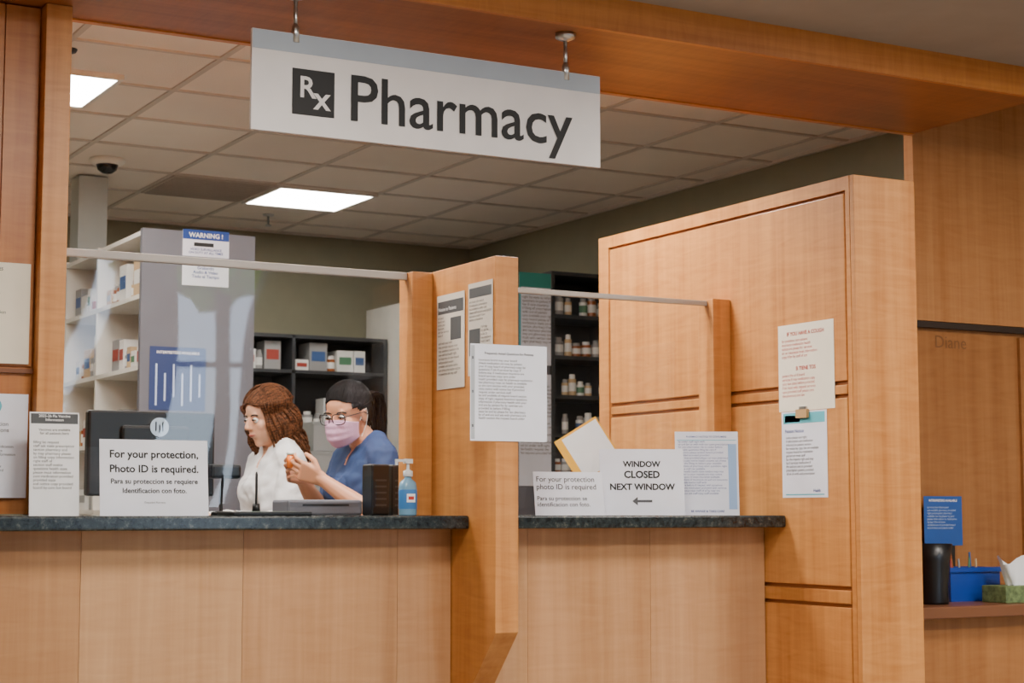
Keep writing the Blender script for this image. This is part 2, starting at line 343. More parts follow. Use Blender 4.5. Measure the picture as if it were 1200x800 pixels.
sheet('sleeve_notice',(2.525,4.536,1.318),.252,.285,(math.radians(90),0,math.radians(-3)),[('t','Frequently Asked Questions for Patients',0,.255,.0098,INK,'CENTER',.01),body(.2,.235,19,46,.0095,x=-.1,m=INKG),('r',-.124,-.112,.005,.28,mat('sleeve_edge',(180,184,190),.2))]+[('r',-.121,-.116,.04+i*.1,.048+i*.1,INK) for i in range(3)],PAPERB)
sheet('cough_notice',(3.6745,4.585,1.445),.29,.29,FL,[('t','IF YOU HAVE A COUGH',0,.252,.018,INKR,'CENTER',.02),body(.25,.232,5,34,.0135,m=INKR),('t','SI TIENE TOS',0,.135,.018,INKR,'CENTER',.02),body(.25,.115,6,34,.0135,m=INKR)],CREAM)
o=[('r',-.108,.108,.245,.28,TEAL),('r',-.1,-.02,.25,.272,PAPERB),('t','Patient Notice',-.1,.215,.017,INKB,'LEFT',.01),body(.19,.195,11,34,.012,m=INK),('r',-.1,.1,.008,.012,TEAL),('t','Health',.045,.018,.014,INKB,'LEFT',.02),
   ('o',multibox('clip',[(-.028,.028,.262,.29,.001,.012,0),(-.018,.018,.285,.30,-.0,.006,1)],[mat('clip_wood',(190,150,100),.5),STEEL]))]
sheet('clipped_notice',(3.6745,4.60,1.158),.235,.285,FL,o,PAPERB)

# ---------------------------------------------------------------- counter items (front)
SAN=mat('sanitizer_gel',(120,165,195),.12); CLR=mat('clear_pump',(225,228,230),.2)
o=[lathe('bottle',[(.001,0),(.027,0),(.029,.004),(.029,.085),(.026,.10),(.012,.112),(.012,.12)],SAN,(0,0,0),24,True,1,.75),
   lathe('label',[(.0295,.02),(.0297,.021),(.0297,.078),(.0295,.079)],mat('label_blue',(60,125,190),.4),(0,0,0),24,True,1,.75),
   multibox('label_white',[(-.014,.014,-.0235,-.0215,.04,.066,0),(-.009,.009,-.0245,-.0225,.048,.058,1)],[WHITEINK,INKR]),
   lathe('collar',[(.014,.118),(.015,.119),(.015,.135),(.008,.138),(.005,.14),(.005,.16)],CLR,(0,0,0),20),
   multibox('pump_head',[(-.012,.012,-.01,.01,.158,.172,0),(-.042,-.010,-.005,.005,.163,.171,0),(-.042,-.036,-.004,.004,.153,.165,0)],[CLR])]
group('hand_sanitizer_pump',o,(2.352,4.86,1.10))
o=[box('pad_base',-.12,.12,-.07,.07,.0,.012,BLACKP,.004),multibox('screen',[(-.08,.08,-.04,.04,.012,.013,0)],[mat('lcd_gray',(120,130,120),.2)]),
   lathe('pen_cup',[(.001,.012),(.012,.012),(.010,.035)],BLACKP,(-.005,.055,0),16),lathe('stylus',[(.001,.02),(.0035,.022),(.004,.12),(.002,.128)],BLACKP,(-.005,.055,0),10)]
group('signature_pad',o,(1.865,4.80,1.10))

o=[box('panel',-.22,.19,-.012,.03,.06,.325,BLACKP,.008),box('rear_housing',-.12,.10,-.03,-.01,.1,.28,BLACKP,.01),
   box('stand',-.04,.02,-.05,-.02,.005,.16,BLACKP,.004),box('foot',-.12,.1,-.1,.08,.0,.01,BLACKP,.003),
   ]
lg=lathe('logo_disc',[(.001,0),(.030,0),(.030,.002)],STEEL,(-.0,-.0300,.275),28); lg.rotation_euler=(math.radians(90),0,0); o.append(lg)
o.append(multibox('logo_bars',[(-.014,-.010,-.0335,-.032,.262,.292,0),(-.002,.002,-.0335,-.032,.258,.283,0),(.008,.012,-.0335,-.032,.262,.292,0)],[BLACKP]))
group('computer_monitor',o,(1.725,5.38,1.10))
o=[box('head',-.05,.05,-.025,.03,.115,.16,BLACKP,.01),curve('gooseneck',[[(0,.02,0),(0,.03,.05),(0,.02,.09),(0,.0,.125)]],.006,BLACKP),lathe('base',[(.001,0),(.04,0),(.04,.01),(.02,.014)],BLACKP)]
group('barcode_scanner',o,(1.915,5.28,1.10))
o=[box('body',-.13,.13,-.07,.07,0,.05,GRAYP,.008),multibox('slot',[(-.08,.08,-.072,-.068,.03,.036,0)],[BLACKP])]
group('label_printer',o,(2.24,5.30,1.10))
o=[box('case',-.032,.032,-.03,.05,0,.165,BLACKP,.006),multibox('vents',[(-.02,.02,-.0312,-.03,.03+i*.02,.036+i*.02,0) for i in range(5)],[DARKG])]
group('card_terminal',o,(2.415,5.22,1.10))
o=[box('case',-.03,.03,-.03,.05,0,.165,BLACKP,.006),multibox('vents',[(-.02,.02,-.0312,-.03,.03+i*.02,.036+i*.02,0) for i in range(5)],[DARKG])]
group('card_terminal',o,(2.50,5.25,1.10))
FY=mat('folder_yellow',(240,178,40),.5)
sheet('yellow_folder',(3.40,5.40,1.24),.18,.20,(0,0,0),[('r',-.062,.085,.026,.192,PAPER)],FY)
D.objects['yellow_folder'].rotation_euler=(math.radians(86),math.radians(-32),math.radians(-20))
o=[box('tray',-.12,.12,-.06,.06,0,.02,BLACKP,.004)]+[box('divider_%d'%i,-.12,.12,-.05+i*.035,-.046+i*.035,.02,.15,BLACKP,.001) for i in range(3)]
group('file_organizer',o,(3.36,5.36,1.10))
o=[box('body',-.08,.08,-.05,.05,0,.17,BLACKP,.008),multibox('red_label',[(-.04,.04,-.0515,-.05,.09,.15,0)],[PAPER]),multibox('red_bar',[(-.038,.038,-.0525,-.0515,.12,.14,0)],[INKR])]
group('document_scanner',o,(2.83,5.25,1.10))

# ---------------------------------------------------------------- stock generator
SM=[mat('stock_white',(228,228,225),.5),mat('stock_amber',(150,80,25),.3),mat('stock_blue',(60,90,140),.5),mat('stock_red',(160,66,56),.5),mat('stock_green',(80,125,95),.5),mat('stock_gray',(150,150,150),.5),mat('stock_tan',(200,170,130),.6)]
def stock(name,rows,kind,seed,gap=.1):
    rnd=random.Random(seed); bm=bmesh.new()
    for (x0,x1,y0,y1,z,zmax,axis) in rows:
        p=(x0 if axis=='X' else y0)+.01; end=(x1 if axis=='X' else y1)-.02
        while p<end-.05:
            if rnd.random()<gap: p+=.05; continue
            if kind=='bottle' or (kind=='mix' and rnd.random()<.35):
                r=rnd.uniform(.018,.032); h=min(rnd.uniform(.07,.12),zmax)
                cx=(p+r) if axis=='X' else (x0+r+.01); cy=(y0+r+.01) if axis=='X' else p+r
                mi=rnd.choice([0,1,1,1,6,5,5])
                for (ra,za,zb,mm) in ((r,0,h*.78,mi),(r*.7,h*.78,h,rnd.choice([0,0,5,5])),(r*1.01,h*.2,h*.6,0 if mi else rnd.choice([2,3,4,0]))):
                    q=bmesh.ops.create_cone(bm,cap_ends=True,segments=14,radius1=ra,radius2=ra,depth=zb-za,matrix=Matrix.Translation((cx,cy,z+(za+zb)/2)))
                    for f in {f for v in q['verts'] for f in v.link_faces}: f.material_index=mm
                p+=2*r+.006
            else:
                w=rnd.uniform(.04,.12); h=min(rnd.uniform(.06,.2),zmax); dpt=rnd.uniform(.1,.2)
                if axis=='X': b=(p,p+w,y0+.01,y0+.01+dpt)
                else: b=(x0+.01,x0+.01+dpt,p,p+w)
                mi=rnd.choice([0,0,0,0,5,6,5])
                def bx(a0,a1,b0,b1,c0,c1,mm):
                    q=bmesh.ops.create_cube(bm,size=1)
                    for v in q['verts']: v.co=Vector(((a0+a1)/2+v.co.x*(a1-a0),(b0+b1)/2+v.co.y*(b1-b0),(c0+c1)/2+v.co.z*(c1-c0)))
                    for f in {f for v in q['verts'] for f in v.link_faces}: f.material_index=mm
                bx(*b,z,z+h,mi)
                if axis=='X': bx(p+w*.12,p+w*.88,y0+.008,y0+.012,z+h*.35,z+h*.7,rnd.choice([2,3,4,5,0]))
                else: bx(x0+.008,x0+.012,p+w*.12,p+w*.88,z+h*.35,z+h*.7,rnd.choice([2,3,4,5,0]))
                p+=w+.006
    me=D.meshes.new(name); bm.to_mesh(me); bm.free(); o=newobj(name,me)
    for m in SM: me.materials.append(m)
    return o
zs=[.1,.45,.8,1.10,1.40,1.72,2.03,2.305]
bx=[(2.278,2.794,7.35,7.38,0,2.335,0),(2.278,2.794,8.57,8.60,0,2.335,1),(2.76,2.794,7.38,8.57,0,2.335,1),(2.278,2.76,8.02,8.04,0,2.335,1)]
bx+=[(2.278,2.76,7.38,8.57,z,z+.02,1) for z in zs]
group('shelving_unit',[multibox('frame',bx,[GRAYP,WHITEM]),stock('stocked_items',[(2.30,2.7,a,b,z+.021,.22,'Y') for z in zs[3:-1] for a,b in ((7.4,8.0),(8.06,8.55))],'mix',3,.15)])
sheet('surveillance_notice',(2.564,7.347,2.226),.213,.118,FR,[('r',-.106,.106,.075,.118,INKB),('t','WARNING !',0,.085,.029,WHITEINK,'CENTER',.02),('r',-.055,.035,.045,.062,INK),('t','VIDEO SURVEILLANCE\nON DUTY AT ALL TIMES',0,.027,.0145,INKB,'CENTER',.02)],PAPERB)
sheet('surveillance_notice',(2.564,7.347,2.097),.213,.121,FR,[('t','Camara de Vigilancia\nGrabando\nAudio & Video\nTodo el Tiempo',0,.092,.019,INKB,'CENTER',.02)],PAPERB)
sheet('interpreter_poster',(2.446,7.347,1.548),.252,.275,FR,[('t','INTERPRETERS AVAILABLE',0,.245,.0165,WHITEINK,'CENTER',.02)]+[('r',-.10+i*.039,-.092+i*.039,.02+(i%3)*.02,.20-(i%2)*.04,mat('poster_figs',(190,205,235),.6)) for i in range(6)],mat('poster_blue',(34,54,104),.5))
box('support_column',2.39,2.54,8.8,8.95,0,2.822,mat('column_paint',(176,184,182),.4),.003)
zs=[.1,.45,.8,1.15,1.38,1.60,1.93,2.14]
bx=[(3.30,4.55,10.02,10.045,0,2.16,0),(3.30,3.325,9.7,10.02,0,2.16,0),(4.525,4.55,9.7,10.02,0,2.16,0),(3.93,3.95,9.7,10.02,0,2.16,0)]
bx+=[(3.325,4.525,9.7,10.02,z,z+.02,0) for z in zs]
group('shelving_unit',[multibox('frame',bx,[DARKG]),stock('stocked_items',[(a,b,9.74,9.92,z+.021,.17,'X') for z in zs[3:-1] for a,b in ((3.34,3.9),(3.96,4.5))],'mix',12,.06)])
o=[box('cabinet',4.56,5.15,9.35,10.04,0,2.37,WHITEM,.006),multibox('door_line',[(4.57,5.14,9.345,9.351,1.0,1.01,0),(4.60,4.615,9.325,9.349,1.15,1.5,0)],[DARKG])]
group('medicine_refrigerator',o)
zs=[.1,.4,.7,1.0,1.30,1.515,1.725,1.94,2.165,2.40]
bx=[(4.83,5.29,8.52,8.545,0,2.42,0),(4.83,4.85,8.2,8.52,0,2.42,0),(5.27,5.29,8.2,8.52,0,2.42,0)]+[(4.85,5.27,8.2,8.52,z,z+.02,0) for z in zs]
group('medicine_case',[multibox('frame',bx,[DARKG]),stock('medicine_bottles',[(4.86,5.26,8.215,8.4,z+.021,.15,'X') for z in zs[3:-1]],'bottle',5,.08)])
group('storage_cabinet',[box('cabinet',4.24,4.82,8.2,8.7,0,2.30,GRAYP,.004),multibox('door_gap',[(4.5,4.505,8.197,8.2,.1,2.28,0)],[BLACKP])])
sheet('teal_poster',(4.72,8.19,1.9),.2,.50,FR,[('r',-.1,.1,.42,.5,mat('teal_dark',(60,150,140),.5)),('r',-.1,-.088,0,.42,TEAL),body(.18,.38,14,26,.02,m=INKG,x=-.08)],PAPERB)
sheet('teal_poster',(4.72,8.19,1.25),.2,.60,FR,[body(.18,.55,20,26,.02,m=INKG)],PAPERB)
o=[box('top',2.95,4.2,8.3,8.9,1.02,1.06,WHITEM,.004),multibox('base',[(3.0,4.15,8.35,8.85,0,1.02,0)],[GRAYP])]
group('work_table',o)
BIN=mat('bin_clear',(200,205,208),.3)
def bin_(x,y,z,w,d,h,m):
    o=multibox('shell',[(-w/2,w/2,-d/2,d/2,0,.006,0),(-w/2,w/2,-d/2,-d/2+.006,.006,h,0),(-w/2,w/2,d/2-.006,d/2,.006,h,0),(-w/2,-w/2+.006,-d/2+.006,d/2-.006,.006,h,0),(w/2-.006,w/2,-d/2+.006,d/2-.006,.006,h,0)],[m])
    l=multibox('rim',[(-w/2-.008,w/2+.008,-d/2-.008,-d/2,h-.015,h,0),(-w/2-.008,w/2+.008,d/2,d/2+.008,h-.015,h,0)],[m])
    c=multibox('contents',[(-w/2+.01,w/2-.01,-d/2+.01,d/2-.01,.01,h*.7,0)],[SM[0]])
    return group('storage_bin',[o,l,c],(x,y,z))
bin_(3.25,8.45,1.06,.28,.2,.17,BIN); bin_(3.27,8.45,1.235,.26,.2,.15,BIN); bin_(3.64,8.5,1.06,.25,.2,.2,BIN)
bin_(3.63,8.5,1.262,.25,.2,.16,BIN); bin_(3.30,8.45,1.387,.24,.2,.13,BIN); bin_(3.64,8.5,1.425,.22,.18,.15,BIN)

# ---------------------------------------------------------------- right desk
o=[box('top',3.94,6.5,4.55,5.06,.75,.79,mat('desk_wood',(112,70,44),.4),.004),multibox('front',[(3.94,6.5,4.62,5.05,0,.75,0)],[MAPLE_RD])]
group('side_desk',o)
BLU=mat('bin_blue',(20,62,150),.4)
o=[multibox('shell',[(-.12,.12,-.08,.08,0,.006,0),(-.12,.12,-.08,-.074,.006,.12,0),(-.12,.12,.074,.08,.006,.12,0),(-.12,-.114,-.074,.074,.006,.12,0),(.114,.12,-.074,.074,.006,.12,0),(-.128,.128,-.088,-.08,.105,.122,0)],[BLU])]
for i in range(7):
    o.append(curve('pen_%d'%i,[[(-.07+i*.026,0,.02),(-.08+i*.030+.02*math.sin(i*2),.01,.15+.012*(i%3))]],.004,SM[[2,3,1,5,4,2,6][i]]))
group('pen_bin',o,(4.60,4.87,.79))
prof=[(.001,0),(.05,0),(.052,.01),(.050,.06),(.058,.15),(.068,.21),(.064,.21),(.054,.15),(.04,.02)]
group('black_planter_pot',[lathe('pot',prof,BLACKP,seg=32)],(4.325,4.71,.79))
o=[lathe('bottle',[(.001,0),(.018,0),(.02,.005),(.02,.13),(.01,.15),(.008,.16)],SM[4]),lathe('cap',[(.011,.155),(.011,.18),(.001,.182)],SM[0])]
group('green_spray_bottle',o,(4.60,4.985,.79))
o=[box('carton',-.11,.11,-.06,.06,0,.06,mat('tissue_pattern',(100,118,74),.6,var=.45,vscale=60),.003)]
bm=bmesh.new(); g=[]
for j in range(9):
    row=[]
    for i in range(17):
        a=i/16*2*math.pi; h=j/8; r=(.028+.035*h+.009*math.sin(a*5+h*2))
        row.append(bm.verts.new((math.cos(a)*r*1.2,math.sin(a)*r*.6,.055+h*(.095+.018*math.sin(a*3)))))
    g.append(row)
for j in range(8):
    for i in range(16): 
        f=bm.faces.new((g[j][i],g[j][i+1],g[j+1][i+1],g[j+1][i])); f.smooth=True
me=D.meshes.new('tissue'); bm.to_mesh(me); bm.free(); o.append(newobj('tissue',me,PAPER))
group('tissue_box',o,(4.69,4.68,.79))
sheet('interpreter_sign',(4.675,5.03,.985),.19,.185,FR,[('t','INTERPRETERS AVAILABLE',0,.165,.012,WHITEINK,'CENTER',.02),('t',para(8,34),-.08,.14,.011,mat('poster_figs',(190,205,235),.6),'LEFT',0)],mat('poster_blue2',(34,84,158),.5))
group('sign_riser',[multibox('stand',[(-.06,.06,-.01,.01,0,.2,0),(-.08,.08,-.02,.01,0,.008,0)],[BLACKP])],(4.675,5.045,.79))

# ---------------------------------------------------------------- people
def remesh_solids(parts,vox,smooth=6):
    bm=bmesh.new()
    for p in parts:
        b2=bmesh.new()
        if p[0]=='c':
            _,a,ra,b,rb=p
            for c,r in ((a,ra),(b,rb)):
                bmesh.ops.create_icosphere(b2,subdivisions=2,radius=r,matrix=Matrix.Translation(Vector(c)))
        elif p[0]=='h':
            for c,r in p[1]: bmesh.ops.create_icosphere(b2,subdivisions=2,radius=r,matrix=Matrix.Translation(Vector(c)))
        elif p[0]=='e':
            _,c,rad,M=p
            bmesh.ops.create_icosphere(b2,subdivisions=3,radius=1,matrix=Matrix.Translation(Vector(c))@M@Matrix.Diagonal((rad[0],rad[1],rad[2],1)))
        if p[0]!='e':
            r=bmesh.ops.convex_hull(b2,input=b2.verts[:])
            inter=[g for g in r['geom_interior'] if isinstance(g,bmesh.types.BMVert)]
            bmesh.ops.delete(b2,geom=list(set(inter)),context='VERTS')
        t=D.meshes.new('t'); b2.to_mesh(t); b2.free(); bm.from_mesh(t); D.meshes.remove(t)
    me=D.meshes.new('raw'); bm.to_mesh(me); bm.free(); o=D.objects.new('raw',me); COL.objects.link(o)
    r=o.modifiers.new('r','REMESH'); r.mode='VOXEL'; r.voxel_size=vox; r.use_smooth_shade=True
    s=o.modifiers.new('s','SMOOTH'); s.iterations=smooth; s.factor=.5
    C.view_layer.update(); dg=C.evaluated_depsgraph_get()
    out=D.meshes.new_from_object(o.evaluated_get(dg)); D.objects.remove(o)
    for pl in out.polygons: pl.use_smooth=True
    return out
def headparts(M):
    R=M.to_3x3().to_4x4()
    def P(*c): return M@Vector(c)
    L=[('e',P(-.012,0,.03),(.096,.076,.085),R),('e',P(.018,0,-.03),(.070,.061,.084),R),
       ('h',[(P(.058,0,-.094),.019),(P(-.012,.048,-.058),.014),(P(-.012,-.048,-.058),.014),(P(.05,.02,-.06),.018),(P(.05,-.02,-.06),.018)]),
       ('c',P(.083,0,.012),.007,P(.102,0,-.022),.0105),('c',P(.094,.009,-.026),.007,P(.094,-.009,-.026),.007),
       ('c',P(.071,.034,.024),.010,P(.071,-.034,.024),.010),
       ('e',P(.052,.034,-.022),(.026,.024,.026),R),('e',P(.052,-.034,-.022),(.026,.024,.026),R),
       ('e',P(.081,0,-.053),(.010,.023,.005),R),('e',P(.080,0,-.063),(.010,.020,.006),R),
       ('e',P(-.006,.075,-.006),(.017,.008,.029),R),('e',P(-.006,-.075,-.006),(.017,.008,.029),R)]
    return L
def hand(w,d,n,s,curl=(25,35,25),thumb=.5):
    """w wrist, d finger dir, n palm normal, s thumb side"""
    w=Vector(w); d=Vector(d).normalized(); n=Vector(n); n=(n-n.dot(d)*d).normalized(); s0=d.cross(n); s=s0 if s0.dot(Vector(s))>0 else -s0
    parts=[('h',[(w-s*.012,.017),(w+s*.012,.017),(w+d*.078+s*.030,.0115),(w+d*.074-s*.030,.0105),(w+d*.03+s*.022,.015)])]
    lens=[(.040,.024,.019),(.045,.028,.020),(.041,.026,.019),(.032,.019,.017)]
    for i,L in enumerate(lens):
        b=w+d*(.078-.003*abs(i-1))+s*(.030-.020*i); dirv=(d+s*(.10-.07*i)).normalized(); ang=0
        r=.0088 if i<3 else .0075
        for k,l in enumerate(L):
            ang+=math.radians(curl[k]+i*3)
            dv=(dirv*math.cos(ang)+n*math.sin(ang)).normalized(); e=b+dv*l
            parts.append(('c',b,r,e,r*.9)); b=e; r*=.92
    t0=w+d*.022+s*.026; t1=t0+(s*.65+d*.65+n*.35).normalized()*.038; t2=t1+(d*.8+s*.1+n*thumb).normalized()*.030; t3=t2+(d*.8-s*.1+n*thumb*1.3).normalized()*.024
    parts+= [('c',t0,.0135,t1,.0115),('c',t1,.0115,t2,.010),('c',t2,.010,t3,.0085)]
    return parts
def segd(P,a,b):
    a=np.array(a);b=np.array(b);ab=b-a; t=np.clip(((P-a)@ab)/(ab@ab+1e-9),0,1); return np.linalg.norm(P-(a+t[:,None]*ab),axis=1)
def tov(v): return tuple(Vector(v))
def person(name,loc,yaw,head_c,head_rot,arms,cloth,skin,hairfn,extra,longsleeve,trouser,scale=1.0,lean=.03):
    hc=Vector(head_c); HM=Matrix.Translation(hc)@head_rot
    neck_b=Vector((lean*.6,0,1.36)); neck_t=HM@Vector((-.028,0,-.06))
    parts=headparts(HM)
    parts+=[('c',neck_t,.050,neck_b,.056)]
    parts+=[('h',[((lean,.155,1.315),.052),((lean,-.155,1.315),.052),((lean*.6,.06,1.36),.05),((lean*.6,-.06,1.36),.05),((lean+.02,.09,1.2),.09),((lean+.02,-.09,1.2),.09),((lean-.03,0,1.28),.09)]),
            ('h',[((lean+.02,.085,1.2),.095),((lean+.02,-.085,1.2),.095),((0.01,.07,1.02),.10),((0.01,-.07,1.02),.10)]),
            ('h',[((0.01,.07,1.02),.10),((0.01,-.07,1.02),.10),((-.01,.09,.86),.115),((-.01,-.09,.86),.115)]),
            ('h',[((lean+.072,.06,1.195),.052),((lean+.072,-.06,1.195),.052),((lean+.03,.07,1.26),.05),((lean+.03,-.07,1.26),.05),((lean+.03,0,1.10),.06)])]
    for sgn in (1,-1):
        parts+=[('c',(-.01,.09*sgn,.86),.105,(.0,.095*sgn,.47),.062),('c',(.0,.095*sgn,.47),.060,(-.02,.1*sgn,.10),.04),
                ('h',[((-.04,.1*sgn,.045),.038),((.06,.105*sgn,.035),.036),((.13,.11*sgn,.028),.026)])]
    for A in arms:
        sh,el,wr=map(Vector,(A['sh'],A['el'],A['wr']))
        parts+=[('c',sh,.054,sh.lerp(el,.5),.050),('c',sh.lerp(el,.5),.050,el,.040),('c',el,.040,el.lerp(wr,.35),.040),('c',el.lerp(wr,.35),.040,wr,.024)]
        parts+=hand(wr,A['d'],A['n'],A['s'],A.get('curl',(25,35,25)),A.get('thumb',.5))
    me=remesh_solids(parts,.0038,5)
    n=len(me.vertices); P=np.empty(n*3); me.vertices.foreach_get('co',P); P=P.reshape(-1,3)
    N=np.empty(n*3); me.vertices.foreach_get('normal',N); N=N.reshape(-1,3)
    reg=np.ones(n,int)   #1 cloth
    hd=np.linalg.norm(P-np.array(hc),axis=1)
    nk=segd(P,tov(neck_t),tov(neck_b))
    vline=1.385-np.clip((P[:,0]-lean)*1.3,-.02,.10)+np.abs(P[:,1])*1.5
    vneck=(P[:,2]>vline)&(np.abs(P[:,1])<.075)&(P[:,2]>1.25)
    reg[(hd<.13)|((nk<.062)&(P[:,2]>1.385))|vneck]=0
    for A in arms:
        sh,el,wr=map(Vector,(A['sh'],A['el'],A['wr'])); dd=np.array(Vector(A['d']).normalized())
        df=segd(P,tov(el),tov(wr)); du=segd(P,tov(sh),tov(el))
        tt=((P-np.array(sh))@np.array(el-sh))/(el-sh).length**2
        hnd=segd(P,tov(wr),tov(wr+Vector(A['d']).normalized()*.17))
        inh=(hnd<.085)&(((P-np.array(wr))@dd)>-.005)
        if longsleeve: m=inh
        else:
            tf=((P-np.array(el))@np.array(wr-el))/(wr-el).length**2
            m=inh|((df<.050)&(tf>-.05)&(tt>.80))|((df<.050)&(tf>.3))|((du<.056)&(tt>.80))
        reg[m]=0
    reg[(reg==1)&(P[:,2]<.80)]=2
    reg[(P[:,2]<.085)]=3
    Q=P.copy()
    for i in np.where((reg==1)|(reg==2))[0]:
        v=Vector(P[i]); w=noise.noise(Vector((v.x*9,v.y*9,v.z*16)))*.75+noise.noise(Vector((v.x*20+v.z*14,v.y*22,v.z*24)))*.45
        Q[i]=P[i]+N[i]*(.011+.014*w)
    me.vertices.foreach_set('co',Q.ravel()); me.update()
    me.materials.clear()
    for m in (skin,cloth,trouser,mat('shoe_white',(215,215,215),.5)): me.materials.append(m)
    for pl in me.polygons:
        pl.material_index=int(min(reg[v] for v in pl.vertices)) if not (3 in [reg[v] for v in pl.vertices]) else 3
    bo=D.objects.new('body',me); COL.objects.link(bo)
    objs=[bo]
    EW=mat('eye_white',(235,232,228),.2); IR=mat('iris_brown',(50,28,16),.15); LIP=mat('lip',(170,90,80),.4); BR=mat('brow_hair',(32,22,18),.7)
    loc_objs=[]
    for sg in (1,-1):
        bm=bmesh.new(); bmesh.ops.create_uvsphere(bm,u_segments=20,v_segments=12,radius=.0122); 
        me2=D.meshes.new('eye'); bm.to_mesh(me2); bm.free(); e=newobj('eye',me2,EW); e.location=(.0725,.031*sg,.003); loc_objs.append(e)
        ir=lathe('iris',[(.001,.0022),(.0055,.0012),(.0058,0)][::-1],IR,(.0838,.031*sg,.000),14); ir.rotation_euler=(0,math.radians(97),0); loc_objs.append(ir)
        for nm,s2,rr in (('upper_lid',1,.0026),('lower_lid',-1,.0018)):
            lid=[(.0725+.0128*math.cos(a)*.98,.031*sg+.0150*math.sin(a),.003+s2*(.0052-abs(math.sin(a))*.005)) for a in [math.radians(-60+12*i) for i in range(11)]]
            loc_objs.append(curve(nm,[lid],rr,BR if s2>0 else skin))
        bro=[(.084-abs(t)*.006 -(.006 if t*sg>0 else 0),.033*sg+t*.021,.026-.006*t*t) for t in [-1+.2*i for i in range(11)]]
        loc_objs.append(curve('eyebrow',[bro],.0028,BR))
    lp=[(.0905-.18*abs(t)*abs(t)*.05,t*.022,-.0565+.001*math.cos(t*9)) for t in [-1+.2*i for i in range(11)]]
    loc_objs.append(curve('lips',[lp],.0042,LIP,taper=[.35,.7,.9,1,1.05,1,1.05,1,.9,.7,.35]))
    loc_objs+=hairfn()
    loc_objs+=extra[0]()
    he=D.objects.new('head_details',None); COL.objects.link(he)
    for o in loc_objs: o.parent=he
    he.matrix_world=HM
    objs.append(he)
    objs+=extra[1]()
    e=group(name,objs,loc,(0,0,math.radians(yaw))); e.scale=(scale,)*3
    return e
def skinmat(name,rgb):
    m=mat(name,rgb,.5,bump=.05,bscale=300); b=m.node_tree.nodes['Principled BSDF']
    b.inputs['Subsurface Weight'].default_value=.12; b.inputs['Subsurface Radius'].default_value=(.01,.004,.002); return m
def hairmat(name,c1,c2):
    m=D.materials.new(name); m.use_nodes=True; nt=m.node_tree; b=nt.nodes['Principled BSDF']; L=nt.links.new; N=nt.nodes.new
    tc=N('ShaderNodeTexCoord'); mp=N('ShaderNodeMapping'); mp.inputs['Scale'].default_value=(30,160,160); n=N('ShaderNodeTexNoise'); n.inputs['Scale'].default_value=1; n.inputs['Detail'].default_value=4
    L(tc.outputs['Object'],mp.inputs['Vector']); L(mp.outputs['Vector'],n.inputs['Vector'])
    cr=N('ShaderNodeValToRGB'); cr.color_ramp.elements[0].position=.35; cr.color_ramp.elements[1].position=.68
    cr.color_ramp.elements[0].color=lin(c1); cr.color_ramp.elements[1].color=lin(c2); L(n.outputs['Fac'],cr.inputs['Fac']); L(cr.outputs['Color'],b.inputs['Base Color'])
    b.inputs['Roughness'].default_value=.6; b.inputs['Specular IOR Level'].default_value=.12; return m
def haircap(m,rad=(.106,.086,.094),c=(-.017,0,.036),front=.045,low=-.03,th=.012):
    me=remesh_solids([('e',c,rad,Matrix.Identity(4)),('e',(-.05,0,.0),(.065,.075,.08),Matrix.Identity(4))],.004,2)
    bm=bmesh.new(); bm.from_mesh(me)
    kill=[]
    for v in bm.verts:
        x,y,z=v.co
        hl=.062+ .012*math.cos(y*40)
        if (x>front-.02*(z<.03) and z<hl) or (z<low and x>-.045) or (x>.015 and z<.02) or z<-.075 or (abs(y)>.06 and z<.012 and x>-.03): kill.append(v)
    bmesh.ops.delete(bm,geom=kill,context='VERTS'); bm.to_mesh(me); bm.free()
    me.materials.clear()
    for p in me.polygons: p.use_smooth=True
    o=newobj('hair_cap',me,m); s=o.modifiers.new('s','SOLIDIFY'); s.thickness=th; s.offset=-1
    return o
HB=hairmat('hair_black',(5,4,5),(20,15,16)); HBR=hairmat('hair_brown',(40,23,14),(112,70,44))
def strands_on_cap(m,n,rnd,c=(-.017,0,.036),rad=(.104,.084,.092),target=(-.118,0,.03)):
    sp=[]
    for i in range(n):
        a=rnd.uniform(-1.5,1.5)
        y=math.sin(a); z=math.cos(a); j=rnd.uniform(0,.008)
        st=Vector((.078-.062*abs(y)**1.5-j,.081*y,.022+.054*z)); tg=Vector(target)+Vector((0,rnd.uniform(-.014,.014),rnd.uniform(-.014,.014)))
        pts=[]
        for k in range(11):
            t=k/10; p=st.lerp(tg,t)-Vector(c)
            p.z+=.10*math.sin(math.pi*t)*max(0,z)
            q=Vector((p.x/rad[0],p.y/rad[1],p.z/rad[2]))
            if q.length>1e-4: q=q.normalized()*((.955 if k==0 else 1.0)+rnd.uniform(-.004,.016))
            pts.append((q.x*rad[0]+c[0],q.y*rad[1]+c[1],q.z*rad[2]+c[2]))
        sp.append(pts)
    return curve('combed_strands',sp,.0030,m,taper=[.3,.8]+[1]*9,res=1)
